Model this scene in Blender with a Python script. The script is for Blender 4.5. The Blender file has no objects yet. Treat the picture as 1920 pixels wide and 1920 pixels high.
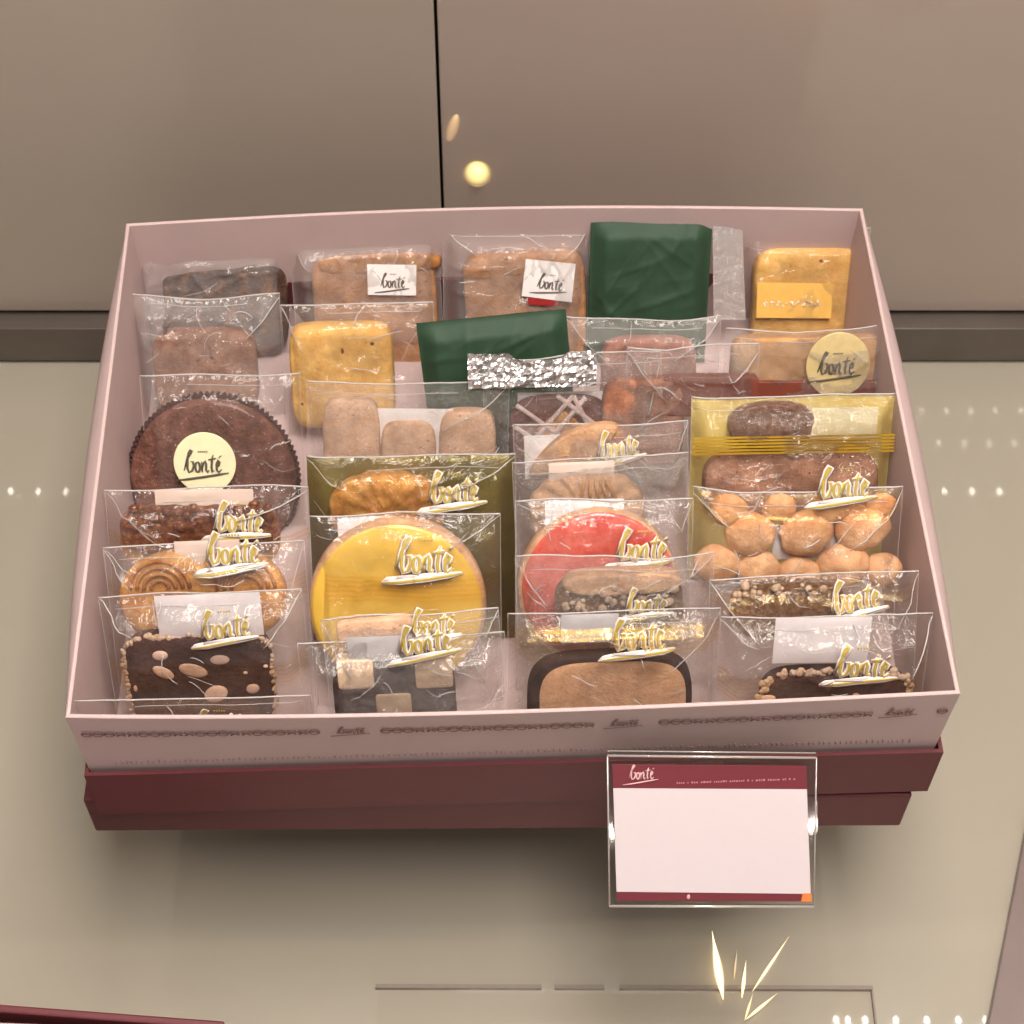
import bpy, bmesh, math, random
import numpy as np
from mathutils import Vector, Matrix
random.seed(7); rng = np.random.RandomState(7)
sc = bpy.context.scene
C = sc.collection
PI = math.pi
R = math.radians

# ------------------------------------------------------------------ camera
F = math.sqrt(2440*4810 - 20*196)
Zc = Vector((20, 2440, F)).normalized(); Yc = Vector((-196, 4810, -F)).normalized(); Xc = Yc.cross(Zc)
CAM = Vector((0.14993864, -0.33206327, 0.5892869))
M3 = Matrix((Xc, Yc, Zc))                 # rows: world axes seen from the camera -> columns of camera axes
cd = bpy.data.cameras.new('camera'); cam = bpy.data.objects.new('camera', cd); C.objects.link(cam)
cam.matrix_world = Matrix.Translation(CAM) @ M3.to_4x4()
cd.sensor_width = 36; cd.lens = F*36/1920; cd.clip_start = .01; cd.clip_end = 50
cd.dof.use_dof = True; cd.dof.focus_distance = .70; cd.dof.aperture_fstop = 34
sc.camera = cam
def ray(px, py): return M3 @ Vector((px-960, -(py-960), -F))
def at(px, py, z):                        # photograph pixel -> point on the level at height z
    r = ray(px, py); return CAM + r*((z-CAM.z)/r.z)

# ------------------------------------------------------------------ world, light, exposure
w = bpy.data.worlds.new('World'); sc.world = w; w.use_nodes = True
bg = w.node_tree.nodes['Background']; bg.inputs[0].default_value = (1, .88, .80, 1); bg.inputs[1].default_value = .11
def area(name, loc, target, sx, sy, power, col):
    l = bpy.data.lights.new(name, 'AREA'); l.shape = 'RECTANGLE'; l.size = sx; l.size_y = sy; l.energy = power; l.color = col
    o = bpy.data.objects.new(name, l); C.objects.link(o); o.location = loc
    o.rotation_euler = (Vector(target)-Vector(loc)).to_track_quat('-Z', 'Y').to_euler(); return o
area('case_light', (.27, .13, 1.20), (.24, .13, 0), 1.4, .38, 36.0, (1, .925, .86))
area('shop_light', (.75, -.9, 1.35), (.2, .15, -.1), .5, .5, .3, (1, .91, .83))  # weak soft fill added from the front, out of view
for (x, y, z, L_) in ((.20, -1.35, .22, .7), (.20, -1.30, .52, .7), (.15, -1.2, .95, .8)):
    area('shop_strip', (x, y, z), (.16, .1, 0), L_, .006, .62, (1, .95, .90))  # thin strips added out of view for streaky highlights on the film
for (x, y, z) in ((.95, -.9, .4),):
    a_ = area('shop_strip', (x, y, z), (.16, .1, 0), .007, .6, .75, (1, .95, .90))  # one more strip added out of view
for i, (x, y, z) in enumerate([(-.9, -1.2, .15), (-.5, -1.3, .55), (-.1, -1.3, .2), (.1, -1.25, .95), (.35, -1.3, .4), (.6, -1.3, .75), (.85, -1.2, .2), (1.1, -1.0, .6), (-.8, -.9, .9), (-.7, -.3, .8), (1.0, -.3, .9), (.4, -1.0, 1.2), (-.2, -1.2, .7), (1.2, .1, .5), (-.9, .1, .5)]):
    l = bpy.data.lights.new('shop_spot', 'POINT'); l.shadow_soft_size = .006; l.energy = .10; l.color = (1, .94, .86)  # unseen point lights added for sparkle on the wrappers
    o = bpy.data.objects.new('shop_spot', l); C.objects.link(o); o.location = (x, y, z)  # the added unseen point light
sc.view_settings.view_transform = 'Standard'; sc.view_settings.look = 'None'
sc.view_settings.exposure = 0; sc.view_settings.gamma = 1; sc.view_settings.use_curve_mapping = False
sc.render.engine = 'CYCLES'
cy = sc.cycles; cy.use_denoising = True; cy.transparent_max_bounces = 64; cy.max_bounces = 7; cy.glossy_bounces = 4; cy.diffuse_bounces = 3
cy.sample_clamp_indirect = 40; cy.caustics_reflective = False; cy.caustics_refractive = False

# ------------------------------------------------------------------ materials
def newmat(name):
    m = bpy.data.materials.new(name); m.use_nodes = True
    nt = m.node_tree; return m, nt, nt.nodes['Principled BSDF'], nt.nodes['Material Output']
def N(nt, t, **k):
    n = nt.nodes.new(t)
    for a, b in k.items():
        if a in n.inputs: n.inputs[a].default_value = b
        else: setattr(n, a, b)
    return n
def plain(name, col, rough=.6, spec=.5, metal=0, coat=0, noise=.06, nscale=300, bump=.0, bscale=800):
    m, nt, p, o = newmat(name); L = nt.links.new
    p.inputs['Roughness'].default_value = rough; p.inputs['Metallic'].default_value = metal
    p.inputs['Specular IOR Level'].default_value = spec; p.inputs['Coat Weight'].default_value = coat; p.inputs['Coat Roughness'].default_value = .015
    tc = N(nt, 'ShaderNodeTexCoord')
    nz = N(nt, 'ShaderNodeTexNoise', Scale=nscale, Detail=4.0); L(tc.outputs['Object'], nz.inputs['Vector'])
    mx = N(nt, 'ShaderNodeMix', data_type='RGBA')
    mx.inputs[6].default_value = (*[c*(1-noise*2) for c in col], 1); mx.inputs[7].default_value = (*[min(1, c*(1+noise*2)) for c in col], 1)
    L(nz.outputs['Fac'], mx.inputs[0]); L(mx.outputs[2], p.inputs['Base Color'])
    if bump:
        n2 = N(nt, 'ShaderNodeTexNoise', Scale=bscale, Detail=3.0); L(tc.outputs['Object'], n2.inputs['Vector'])
        b = N(nt, 'ShaderNodeBump', Strength=bump, Distance=.0006); L(n2.outputs['Fac'], b.inputs['Height']); L(b.outputs['Normal'], p.inputs['Normal'])
    return m
def crumb(name, c1, c2, scale=260, rough=.75, bump=.6, spots=None, sden=.62, sscale=420, coat=0, c3=None, pos=.5):
    """baked dough: two tones of mottle, fine crumb relief, optional inclusions"""
    m, nt, p, o = newmat(name); L = nt.links.new
    p.inputs['Roughness'].default_value = rough; p.inputs['Coat Weight'].default_value = coat; p.inputs['Coat Roughness'].default_value = .2
    p.inputs['Specular IOR Level'].default_value = .35
    tc = N(nt, 'ShaderNodeTexCoord')
    nz = N(nt, 'ShaderNodeTexNoise', Scale=scale, Detail=5.0, Roughness=.65); L(tc.outputs['Object'], nz.inputs['Vector'])
    rp = N(nt, 'ShaderNodeValToRGB'); rp.color_ramp.elements[0].position = .33; rp.color_ramp.elements[1].position = .68
    rp.color_ramp.elements[0].color = (*c1, 1); rp.color_ramp.elements[1].color = (*c2, 1)
    if c3: e = rp.color_ramp.elements.new(pos); e.color = (*c3, 1)
    L(nz.outputs['Fac'], rp.inputs[0]); col = rp.outputs[0]
    if spots:
        vz = N(nt, 'ShaderNodeTexNoise', Scale=sscale, Detail=2.0); L(tc.outputs['Object'], vz.inputs['Vector'])
        r2 = N(nt, 'ShaderNodeValToRGB'); r2.color_ramp.elements[0].position = sden; r2.color_ramp.elements[1].position = sden+.05
        L(vz.outputs['Fac'], r2.inputs[0])
        mx = N(nt, 'ShaderNodeMix', data_type='RGBA'); mx.inputs[7].default_value = (*spots, 1)
        L(r2.outputs[0], mx.inputs[0]); L(col, mx.inputs[6]); col = mx.outputs[2]
    ng = N(nt, 'ShaderNodeTexNoise', Scale=55.0, Detail=2.0); L(tc.outputs['Object'], ng.inputs['Vector'])
    mg = N(nt, 'ShaderNodeMapRange'); L(ng.outputs['Fac'], mg.inputs['Value']); mg.inputs['From Min'].default_value = .3; mg.inputs['From Max'].default_value = .7; mg.inputs['To Min'].default_value = .76; mg.inputs['To Max'].default_value = 1.12
    vm = N(nt, 'ShaderNodeVectorMath', operation='SCALE'); L(col, vm.inputs[0]); L(mg.outputs[0], vm.inputs['Scale']); col = vm.outputs[0]
    L(col, p.inputs['Base Color'])
    n2 = N(nt, 'ShaderNodeTexNoise', Scale=scale*3.2, Detail=6.0, Roughness=.7); L(tc.outputs['Object'], n2.inputs['Vector'])
    b = N(nt, 'ShaderNodeBump', Strength=bump, Distance=.0028); L(n2.outputs['Fac'], b.inputs['Height']); L(b.outputs['Normal'], p.inputs['Normal'])
    return m
def film(name, veil=.05, gloss=.35, crinkle=.35, band=None, tint=None, tintfac=.0, cscale=50, rough=.055):
    """clear cellophane; band = (v0, v1) height range in metres carrying gold printed stripes"""
    m, nt, p, o = newmat(name); L = nt.links.new; nt.nodes.remove(p)
    tc = N(nt, 'ShaderNodeTexCoord')
    # crinkle relief
    nz = N(nt, 'ShaderNodeTexNoise', Scale=cscale, Detail=2.0, Distortion=1.2); n2 = N(nt, 'ShaderNodeTexNoise', Scale=cscale*2.7, Detail=3.0, Distortion=2.5)
    L(tc.outputs['Object'], nz.inputs['Vector']); L(tc.outputs['Object'], n2.inputs['Vector'])
    s1 = N(nt, 'ShaderNodeMath', operation='SUBTRACT'); L(nz.outputs['Fac'], s1.inputs[0]); s1.inputs[1].default_value = .5
    ab = N(nt, 'ShaderNodeMath', operation='ABSOLUTE'); L(s1.outputs[0], ab.inputs[0])
    ad = N(nt, 'ShaderNodeMath', operation='MULTIPLY_ADD'); L(ab.outputs[0], ad.inputs[0]); ad.inputs[1].default_value = 2.2; L(n2.outputs['Fac'], ad.inputs[2])
    b = N(nt, 'ShaderNodeBump', Strength=crinkle, Distance=.004); L(ad.outputs[0], b.inputs['Height'])
    tr = N(nt, 'ShaderNodeBsdfTransparent', Color=(1, .997, .993, 1))
    gl = N(nt, 'ShaderNodeBsdfGlossy', Roughness=rough, Color=(1, .97, .94, 1)); L(b.outputs['Normal'], gl.inputs['Normal'])
    df = N(nt, 'ShaderNodeBsdfDiffuse', Color=(.86, .80, .78, 1))
    lw = N(nt, 'ShaderNodeLayerWeight', Blend=.25); L(b.outputs['Normal'], lw.inputs['Normal'])
    mu = N(nt, 'ShaderNodeMath', operation='MULTIPLY_ADD'); L(lw.outputs['Fresnel'], mu.inputs[0]); mu.inputs[1].default_value = gloss; mu.inputs[2].default_value = .02+.03*gloss
    m1 = N(nt, 'ShaderNodeMixShader'); L(tr.outputs[0], m1.inputs[1]); L(df.outputs[0], m1.inputs[2]); m1.inputs[0].default_value = veil
    if tint or band:
        col = tint or (.80, .52, .07)
        g = N(nt, 'ShaderNodeBsdfTransparent', Color=(*[min(1, c*1.0+.2) for c in col], 1))
        gm = N(nt, 'ShaderNodeBsdfGlossy', Roughness=.25, Color=(*col, 1))
        mg = N(nt, 'ShaderNodeMixShader'); mg.inputs[0].default_value = .16; L(g.outputs[0], mg.inputs[1]); L(gm.outputs[0], mg.inputs[2])
        mt = N(nt, 'ShaderNodeMixShader'); L(m1.outputs[0], mt.inputs[1]); L(mg.outputs[0], mt.inputs[2])
        if band:
            uv = N(nt, 'ShaderNodeSeparateXYZ'); L(tc.outputs['UV'], uv.inputs[0])
            a = N(nt, 'ShaderNodeMapRange', interpolation_type='SMOOTHSTEP'); L(uv.outputs['Y'], a.inputs['Value'])
            a.inputs['From Min'].default_value = band[0]-.001; a.inputs['From Max'].default_value = band[0]+.003
            c = N(nt, 'ShaderNodeMapRange', interpolation_type='SMOOTHSTEP'); L(uv.outputs['Y'], c.inputs['Value'])
            c.inputs['From Min'].default_value = band[1]+.001; c.inputs['From Max'].default_value = band[1]-.0005
            st = N(nt, 'ShaderNodeTexWave', Scale=150.0, Distortion=.0, bands_direction='Y'); L(tc.outputs['UV'], st.inputs['Vector'])
            mr = N(nt, 'ShaderNodeMapRange'); L(st.outputs['Fac'], mr.inputs['Value']); mr.inputs['To Min'].default_value = .12; mr.inputs['To Max'].default_value = .42
            k1 = N(nt, 'ShaderNodeMath', operation='MULTIPLY'); L(a.outputs[0], k1.inputs[0]); L(c.outputs[0], k1.inputs[1])
            k2 = N(nt, 'ShaderNodeMath', operation='MULTIPLY'); L(k1.outputs[0], k2.inputs[0]); L(mr.outputs[0], k2.inputs[1])
            L(k2.outputs[0], mt.inputs[0])
        else: mt.inputs[0].default_value = tintfac
        m1 = mt
    m2 = N(nt, 'ShaderNodeMixShader'); L(mu.outputs[0], m2.inputs[0]); L(m1.outputs[0], m2.inputs[1]); L(gl.outputs[0], m2.inputs[2])
    L(m2.outputs[0], o.inputs['Surface']); return m
def emis(name, col, s):
    m, nt, p, o = newmat(name); nt.nodes.remove(p); e = N(nt, 'ShaderNodeEmission', Color=(*col, 1), Strength=s); nt.links.new(e.outputs[0], o.inputs[0]); return m
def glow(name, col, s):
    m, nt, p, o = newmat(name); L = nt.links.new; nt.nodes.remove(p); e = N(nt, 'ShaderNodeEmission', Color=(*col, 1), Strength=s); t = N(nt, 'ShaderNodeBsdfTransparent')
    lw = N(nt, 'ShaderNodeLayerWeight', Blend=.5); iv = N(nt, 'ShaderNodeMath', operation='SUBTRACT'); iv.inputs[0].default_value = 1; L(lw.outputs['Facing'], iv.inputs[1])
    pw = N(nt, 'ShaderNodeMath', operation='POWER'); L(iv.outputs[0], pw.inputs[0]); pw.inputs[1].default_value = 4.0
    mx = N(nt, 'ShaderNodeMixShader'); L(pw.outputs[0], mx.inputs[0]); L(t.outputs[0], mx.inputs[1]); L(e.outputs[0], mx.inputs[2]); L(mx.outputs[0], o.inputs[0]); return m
def glass(name, col=(1, 1, 1), g=.08, edge=.3, veil=0):
    m, nt, p, o = newmat(name); L = nt.links.new; nt.nodes.remove(p)
    tr = N(nt, 'ShaderNodeBsdfTransparent', Color=(*col, 1)); gl = N(nt, 'ShaderNodeBsdfGlossy', Roughness=.04, Color=(1, .96, .92, 1))
    lw = N(nt, 'ShaderNodeLayerWeight', Blend=.2); mu = N(nt, 'ShaderNodeMath', operation='MULTIPLY_ADD'); L(lw.outputs['Fresnel'], mu.inputs[0]); mu.inputs[1].default_value = edge; mu.inputs[2].default_value = g
    mx = N(nt, 'ShaderNodeMixShader'); L(mu.outputs[0], mx.inputs[0]); L(tr.outputs[0], mx.inputs[1]); L(gl.outputs[0], mx.inputs[2])
    out = mx
    if veil:
        df = N(nt, 'ShaderNodeBsdfDiffuse', Color=(.8, .74, .7, 1)); m2 = N(nt, 'ShaderNodeMixShader'); m2.inputs[0].default_value = veil
        L(mx.outputs[0], m2.inputs[1]); L(df.outputs[0], m2.inputs[2]); out = m2
    L(out.outputs[0], o.inputs[0]); return m

PINK = plain('pink_card', (.55, .405, .395), .62, noise=.03, nscale=60, bump=.12, bscale=1500)
BURG = plain('burgundy_card', (.125, .019, .025), .5, noise=.05, nscale=90, bump=.15, bscale=1800)
SHELF = plain('shelf_laminate', (.385, .345, .275), .35, spec=.3, coat=1, noise=.02, nscale=9)
WALL = plain('wall_laminate', (.395, .325, .272), .4, spec=.3, coat=1, noise=.03, nscale=5)
WALLD = plain('wall_laminate_pinkish', (.40, .318, .272), .4, spec=.3, coat=1, noise=.03, nscale=5)
DARK = plain('dark_gap', (.02, .014, .01), .8)
TRIM = plain('brushed_trim', (.145, .118, .10), .38, metal=.35, noise=.1, nscale=40)
GOLDP = plain('gold_print', (.58, .42, .09), .4, metal=.1, noise=.1)
WHITEP = plain('white_print', (.92, .84, .80), .5, noise=.02)
GREYP = plain('grey_print', (.12, .10, .08), .6)
INK = plain('brown_ink', (.19, .105, .095), .7)
PAPER = plain('white_label_paper', (.90, .82, .80), .6, noise=.02)
CREAM = plain('cream_gold_paper', (.92, .86, .55), .4, noise=.04, nscale=200)
GOLDST = plain('pale_gold_paper', (.80, .62, .30), .38, metal=.3, noise=.08, nscale=300)
YELPAP = plain('yellow_label_paper', (.86, .50, .12), .5, noise=.06)
SACH = plain('sachet_paper', (.74, .66, .66), .55, noise=.05, nscale=160, bump=.2, bscale=500)
SACHD = plain('grey_sachet', (.50, .46, .46), .4, noise=.06, nscale=160, bump=.2, bscale=500)
BEIGP = plain('beige_sachet', (.66, .50, .42), .55, noise=.05, nscale=160)
CHOC = crumb('chocolate_dough', (.055, .022, .018), (.105, .045, .036), 300)
DCHOC = crumb('dark_chocolate_dough', (.022, .009, .008), (.045, .019, .017), 300, bump=.3)
BROWN = crumb('brown_chocolate_bake', (.17, .06, .04), (.33, .14, .10), 220, coat=.35, spots=(.42, .24, .2), sden=.66, bump=.9)
BISC = crumb('pale_biscuit', (.64, .34, .18), (.80, .48, .28), 240, bump=.6)
BISC2 = crumb('pinkish_biscuit', (.68, .38, .23), (.82, .52, .34), 200, bump=.4, spots=(.30, .12, .06), sden=.68, sscale=700)
GOLDC = crumb('golden_cake', (.72, .36, .08), (.86, .52, .16), 130, spots=(.16, .04, .02), sden=.71, sscale=190, bump=.4)
AMBER = crumb('amber_pastry', (.50, .19, .04), (.78, .40, .11), 160, coat=.2, bump=.5)
YELLOW = plain('yellow_icing', (.80, .49, .075), .35, coat=.2, noise=.10, nscale=70, bump=.1)
RED = crumb('red_jelly', (.60, .030, .016), (.84, .17, .12), 95, rough=.22, coat=.8, bump=.18)
NUTGL = crumb('caramel_nuts', (.20, .04, .015), (.62, .25, .09), 330, rough=.3, coat=.8, bump=1.2, c3=(.36, .10, .04))
NUTBIT = crumb('chopped_nuts', (.60, .36, .22), (.84, .62, .46), 500, bump=.6)
ALMOND = crumb('almond_slice', (.66, .42, .33), (.82, .58, .47), 300, bump=.15)
FRUITC = crumb('dark_fruit_cake', (.05, .022, .018), (.42, .17, .06), 150, coat=.3, bump=1.0, c3=(.13, .06, .04), pos=.52)
CAKE = crumb('brown_sponge', (.32, .12, .06), (.54, .25, .14), 240, spots=(.06, .02, .012), sden=.68, sscale=300, bump=.8)
CAKE2 = crumb('tan_sponge', (.42, .18, .075), (.60, .29, .13), 200, spots=(.20, .07, .03), sden=.70, sscale=330, bump=.6)
CRUST = crumb('baked_crust', (.26, .09, .025), (.50, .22, .06), 200, bump=.4)
BALL = crumb('round_biscuit', (.66, .29, .12), (.86, .52, .28), 110, bump=.45, rough=.6)
GRAN = crumb('granulated_biscuit', (.38, .16, .07), (.76, .48, .28), 500, bump=1.3, c3=(.48, .24, .12))
SUGAR = plain('sugar_lattice', (.66, .48, .44), .4, noise=.15, nscale=700, bump=.6)
TRAYB = plain('brown_paper_tray', (.20, .045, .025), .5)
GREEN = plain('green_paper_wrap', (.024, .058, .030), .6, spec=.35, noise=.14, nscale=45, bump=.12, bscale=160)
def foilmat(name, c1, c2, rough, cr, cs, met=.85):
    m, nt, p, o = newmat(name); L = nt.links.new
    p.inputs['Metallic'].default_value = met; p.inputs['Roughness'].default_value = rough
    tc = N(nt, 'ShaderNodeTexCoord'); nz = N(nt, 'ShaderNodeTexNoise', Scale=cs*.4, Detail=3.0); L(tc.outputs['Object'], nz.inputs['Vector'])
    mx = N(nt, 'ShaderNodeMix', data_type='RGBA'); mx.inputs[6].default_value = (*c1, 1); mx.inputs[7].default_value = (*c2, 1); L(nz.outputs['Fac'], mx.inputs[0]); L(mx.outputs[2], p.inputs['Base Color'])
    v = N(nt, 'ShaderNodeTexVoronoi', Scale=cs); L(tc.outputs['Object'], v.inputs['Vector'])
    b = N(nt, 'ShaderNodeBump', Strength=cr, Distance=.003); L(v.outputs['Distance'], b.inputs['Height']); L(b.outputs['Normal'], p.inputs['Normal'])
    return m
FOILS = foilmat('silver_foil', (.55, .52, .52), (.95, .90, .88), .25, .6, 140)
FOILO = foilmat('olive_gold_foil', (.17, .145, .035), (.30, .245, .06), .3, .25, 60, .6)
FOILG = foilmat('bright_gold_foil', (.86, .60, .12), (1.0, .84, .34), .42, .3, 50, .3)
EDGE = film('film_edge', veil=.60, gloss=.9, crinkle=.6, cscale=300, rough=.12)  # whitish veil paints edge-on highlights onto film seals and folds
ACRY = glass('clear_acrylic', g=.05, edge=.5)
ACRYE = glass('acrylic_edge', (.9, .86, .82), g=.25, edge=.6, veil=.35)

# ------------------------------------------------------------------ helpers
def tag(o, label=None, cat=None, group=None, kind=None):
    if label: o['label'] = label
    if cat: o['category'] = cat
    if group: o['group'] = group
    if kind: o['kind'] = kind
    return o
def meshobj(name, verts, faces, mat, parent=None, smooth=True, uvs=None):
    me = bpy.data.meshes.new(name); me.from_pydata([tuple(v) for v in verts], [], [tuple(f) for f in faces])
    if uvs is not None:
        ul = me.uv_layers.new(name='UVMap'); idx = np.empty(len(me.loops), dtype=np.int32); me.loops.foreach_get('vertex_index', idx)
        ul.data.foreach_set('uv', np.asarray(uvs, dtype=np.float32)[idx].ravel())
    me.polygons.foreach_set('use_smooth', [smooth]*len(me.polygons)); me.update()
    o = bpy.data.objects.new(name, me); C.objects.link(o); me.materials.append(mat)
    if parent: o.parent = parent
    return o
def empty(name, mw):
    o = bpy.data.objects.new(name, None); C.objects.link(o); o.empty_display_size = .01; o.matrix_world = mw; return o
class MB:
    def __init__(s): s.v = []; s.f = []
    def add(s, v, f): k = len(s.v); s.v += [tuple(p) for p in v]; s.f += [tuple(i+k for i in q) for q in f]; return s
    def box(s, x0, x1, y0, y1, z0, z1, M=None):
        v = [Vector((x, y, z)) for z in (z0, z1) for y in (y0, y1) for x in (x0, x1)]
        if M: v = [M @ p for p in v]
        return s.add(v, [(0, 2, 3, 1), (4, 5, 7, 6), (0, 1, 5, 4), (2, 6, 7, 3), (0, 4, 6, 2), (1, 3, 7, 5)])
    def tube(s, pts, r, flat=1.0, n=6, closed=False, taper=False, up=Vector((0, 0, 1))):
        pts = [Vector(p) for p in pts]; m = len(pts); vs = []; fs = []
        for i, p in enumerate(pts):
            a = pts[(i-1) % m] if (closed or i > 0) else p; b = pts[(i+1) % m] if (closed or i < m-1) else p
            d = (b-a); d = d.normalized() if d.length > 0 else Vector((1, 0, 0))
            sd = up.cross(d); sd = sd.normalized() if sd.length > 1e-6 else Vector((1, 0, 0)); u2 = d.cross(sd)
            rr = r*(.45 if taper and not closed and i in (0, m-1) else 1)
            for k in range(n):
                t = 2*PI*k/n; vs.append(p + sd*(math.cos(t)*rr) + u2*(math.sin(t)*rr*flat))
        for i in range(m if closed else m-1):
            j = (i+1) % m
            for k in range(n): fs.append((i*n+k, i*n+(k+1) % n, j*n+(k+1) % n, j*n+k))
        if not closed: fs.append(tuple(range(n-1, -1, -1))); fs.append(tuple((m-1)*n+k for k in range(n)))
        return s.add(vs, fs)
    def ball(s, c, r, sc_=(1, 1, 1), nu=8, nv=6, M=None):
        vs = [Vector((0, 0, 1))]; fs = []
        for j in range(1, nv):
            for i in range(nu):
                a = PI*j/nv; t = 2*PI*i/nu; vs.append(Vector((math.sin(a)*math.cos(t), math.sin(a)*math.sin(t), math.cos(a))))
        vs.append(Vector((0, 0, -1)))
        for i in range(nu): fs.append((0, 1+i, 1+(i+1) % nu)); fs.append((len(vs)-1, 1+(nv-2)*nu+(i+1) % nu, 1+(nv-2)*nu+i))
        for j in range(nv-2):
            for i in range(nu): fs.append((1+j*nu+i, 1+(j+1)*nu+i, 1+(j+1)*nu+(i+1) % nu, 1+j*nu+(i+1) % nu))
        vs = [Vector((v.x*sc_[0]*r, v.y*sc_[1]*r, v.z*sc_[2]*r)) for v in vs]
        if M: vs = [M @ v for v in vs]
        return s.add([v+Vector(c) for v in vs], fs)
    def build(s, name, mat, parent=None, smooth=True): return meshobj(name, s.v, s.f, mat, parent, smooth)
def bevelled(o, wdt, seg=2):
    b = o.modifiers.new('bevel', 'BEVEL'); b.width = wdt; b.segments = seg; b.limit_method = 'ANGLE'; o.data.polygons.foreach_set('use_smooth', [False]*len(o.data.polygons)); return o
_tab = rng.rand(64, 64)
def vnoise(x, y, sc_, seed=0):                  # smooth value noise, arrays
    X = np.asarray(x)*sc_+seed*7.31; Y = np.asarray(y)*sc_+seed*3.77
    i = np.floor(X).astype(int); j = np.floor(Y).astype(int); fx = X-i; fy = Y-j; fx = fx*fx*(3-2*fx); fy = fy*fy*(3-2*fy)
    g = lambda a, b: _tab[a % 64, b % 64]
    return (g(i, j)*(1-fx)+g(i+1, j)*fx)*(1-fy)+(g(i, j+1)*(1-fx)+g(i+1, j+1)*fx)*fy-.5

# outlines (radius by angle)
def circ(r): return lambda a: r
def ell(a_, b_, n=2): return lambda a: (abs(math.cos(a)/a_)**n+abs(math.sin(a)/b_)**n)**(-1/n)
def scallop(r, k, amp): return lambda a: r*(1+amp*abs(math.sin(a*k/2)))
def shellform(a_, b_): return lambda a: ell(a_, b_, 2.2)(a)*(1+.05*abs(math.sin(a*7)))
def palmier(a_, b_):
    def f(a):
        base = ell(a_, b_, 2.4)(a); c = math.cos(a)
        return base*(1 - .30*math.exp(-(c/.22)**2)*(1 if math.sin(a) > 0 else .2))
    return f
def puck(name, out, t, mat, parent, cx, cy, z=0, dome=0, rot=0, seg=96, kx=1, ky=1, noise=0, sharp=False, ribs=None, seed=0):
    prof = [(0, 1), (.25, 1), (.5, 1), (.7, 1), (.85, 1), (.95, .94), (.985, .80), (1, .5), (1, -.6), (.97, -.95), (.9, -1)]
    if sharp: prof = [(0, 1), (.3, 1), (.6, 1), (.85, 1), (.96, 1), (.99, .95), (1, .8), (1, -.8), (.99, -1), (.9, -1)]
    V = []; Fc = []
    for s_, h in prof:
        for k in range(seg):
            a = 2*PI*k/seg; r = out(a)*s_; x = r*math.cos(a); y = r*math.sin(a)
            zz = h*t/2
            if h > 0: zz += dome*(1-s_*s_)
            if noise: 
                n_ = float(vnoise(x+cx, y+cy, 260, seed)); zz += n_*noise*(1 if h > 0 else 0)
                if s_ > .9: x *= 1+n_*noise*14; y *= 1+n_*noise*14
            if ribs and h > 0: zz += ribs(a, s_)
            c, s2 = math.cos(rot), math.sin(rot); V.append((cx+(x*c-y*s2)*kx, cy+(x*s2+y*c)*ky, z+zz))
    m = len(prof)
    for j in range(m-1):
        for k in range(seg):
            q = (j*seg+k, (j+1)*seg+k, (j+1)*seg+(k+1) % seg, j*seg+(k+1) % seg)
            Fc.append(q)
    V.append((cx, cy, z-t/2)); b = len(V)-1
    for k in range(seg): Fc.append(((m-1)*seg+k, b, (m-1)*seg+(k+1) % seg))
    return meshobj(name, V, Fc, mat, parent)

# script lettering of the shop name, as strokes
def arc(cx, cy, rx, ry, n=12, a0=0, a1=360): return [(cx+rx*math.cos(R(a0+(a1-a0)*i/n)), cy+ry*math.sin(R(a0+(a1-a0)*i/n))) for i in range(n+1)]
LET = [[(.04, .04), (.12, .30), (.20, .56), (.235, .68), (.20, .72), (.165, .60), (.13, .34), (.115, .08), (.145, .0), (.21, .03), (.255, .13), (.24, .22), (.19, .22)],
       arc(.335, .11, .05, .105, 12, 100, 460), [(.345, .215), (.40, .17)],
       [(.425, .22), (.43, .11), (.43, .0)], [(.43, .08), (.465, .19), (.505, .23), (.525, .17), (.515, .05), (.545, .0), (.58, .05)],
       [(.685, .50), (.655, .30), (.635, .10), (.65, .0), (.69, .04)], [(.57, .27), (.66, .30), (.745, .33)],
       [(.725, .10), (.79, .14), (.815, .21), (.785, .25), (.745, .17), (.745, .05), (.785, .0), (.85, .06)], [(.80, .36), (.86, .46)]]
SWASH = [[(-.17, -.30), (-.08, -.22), (.05, -.14)], [(-.17, -.30), (.10, -.26), (.45, -.18), (.80, -.09), (1.0, -.04)], [(.05, -.14), (.5, -.10), (.98, -.02)]]
def _ly(y): return y*1.12 if y < .25 else .28+(y-.25)*.50
LET = [[(x, _ly(y)) for x, y in st] for st in LET]; SWASH = [[(x, y*.62+.01) for x, y in st] for st in SWASH]
def strokes(Ltrs, W, r, M, flat=.3, dz=0):
    mb = MB()
    for k, st in enumerate(Ltrs):
        mb.tube([M @ Vector((p[0]*W, p[1]*W, dz+k*.00002)) for p in st], r, flat, 6, taper=True, up=(M.to_3x3() @ Vector((0, 0, 1))).normalized())
    return mb
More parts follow.
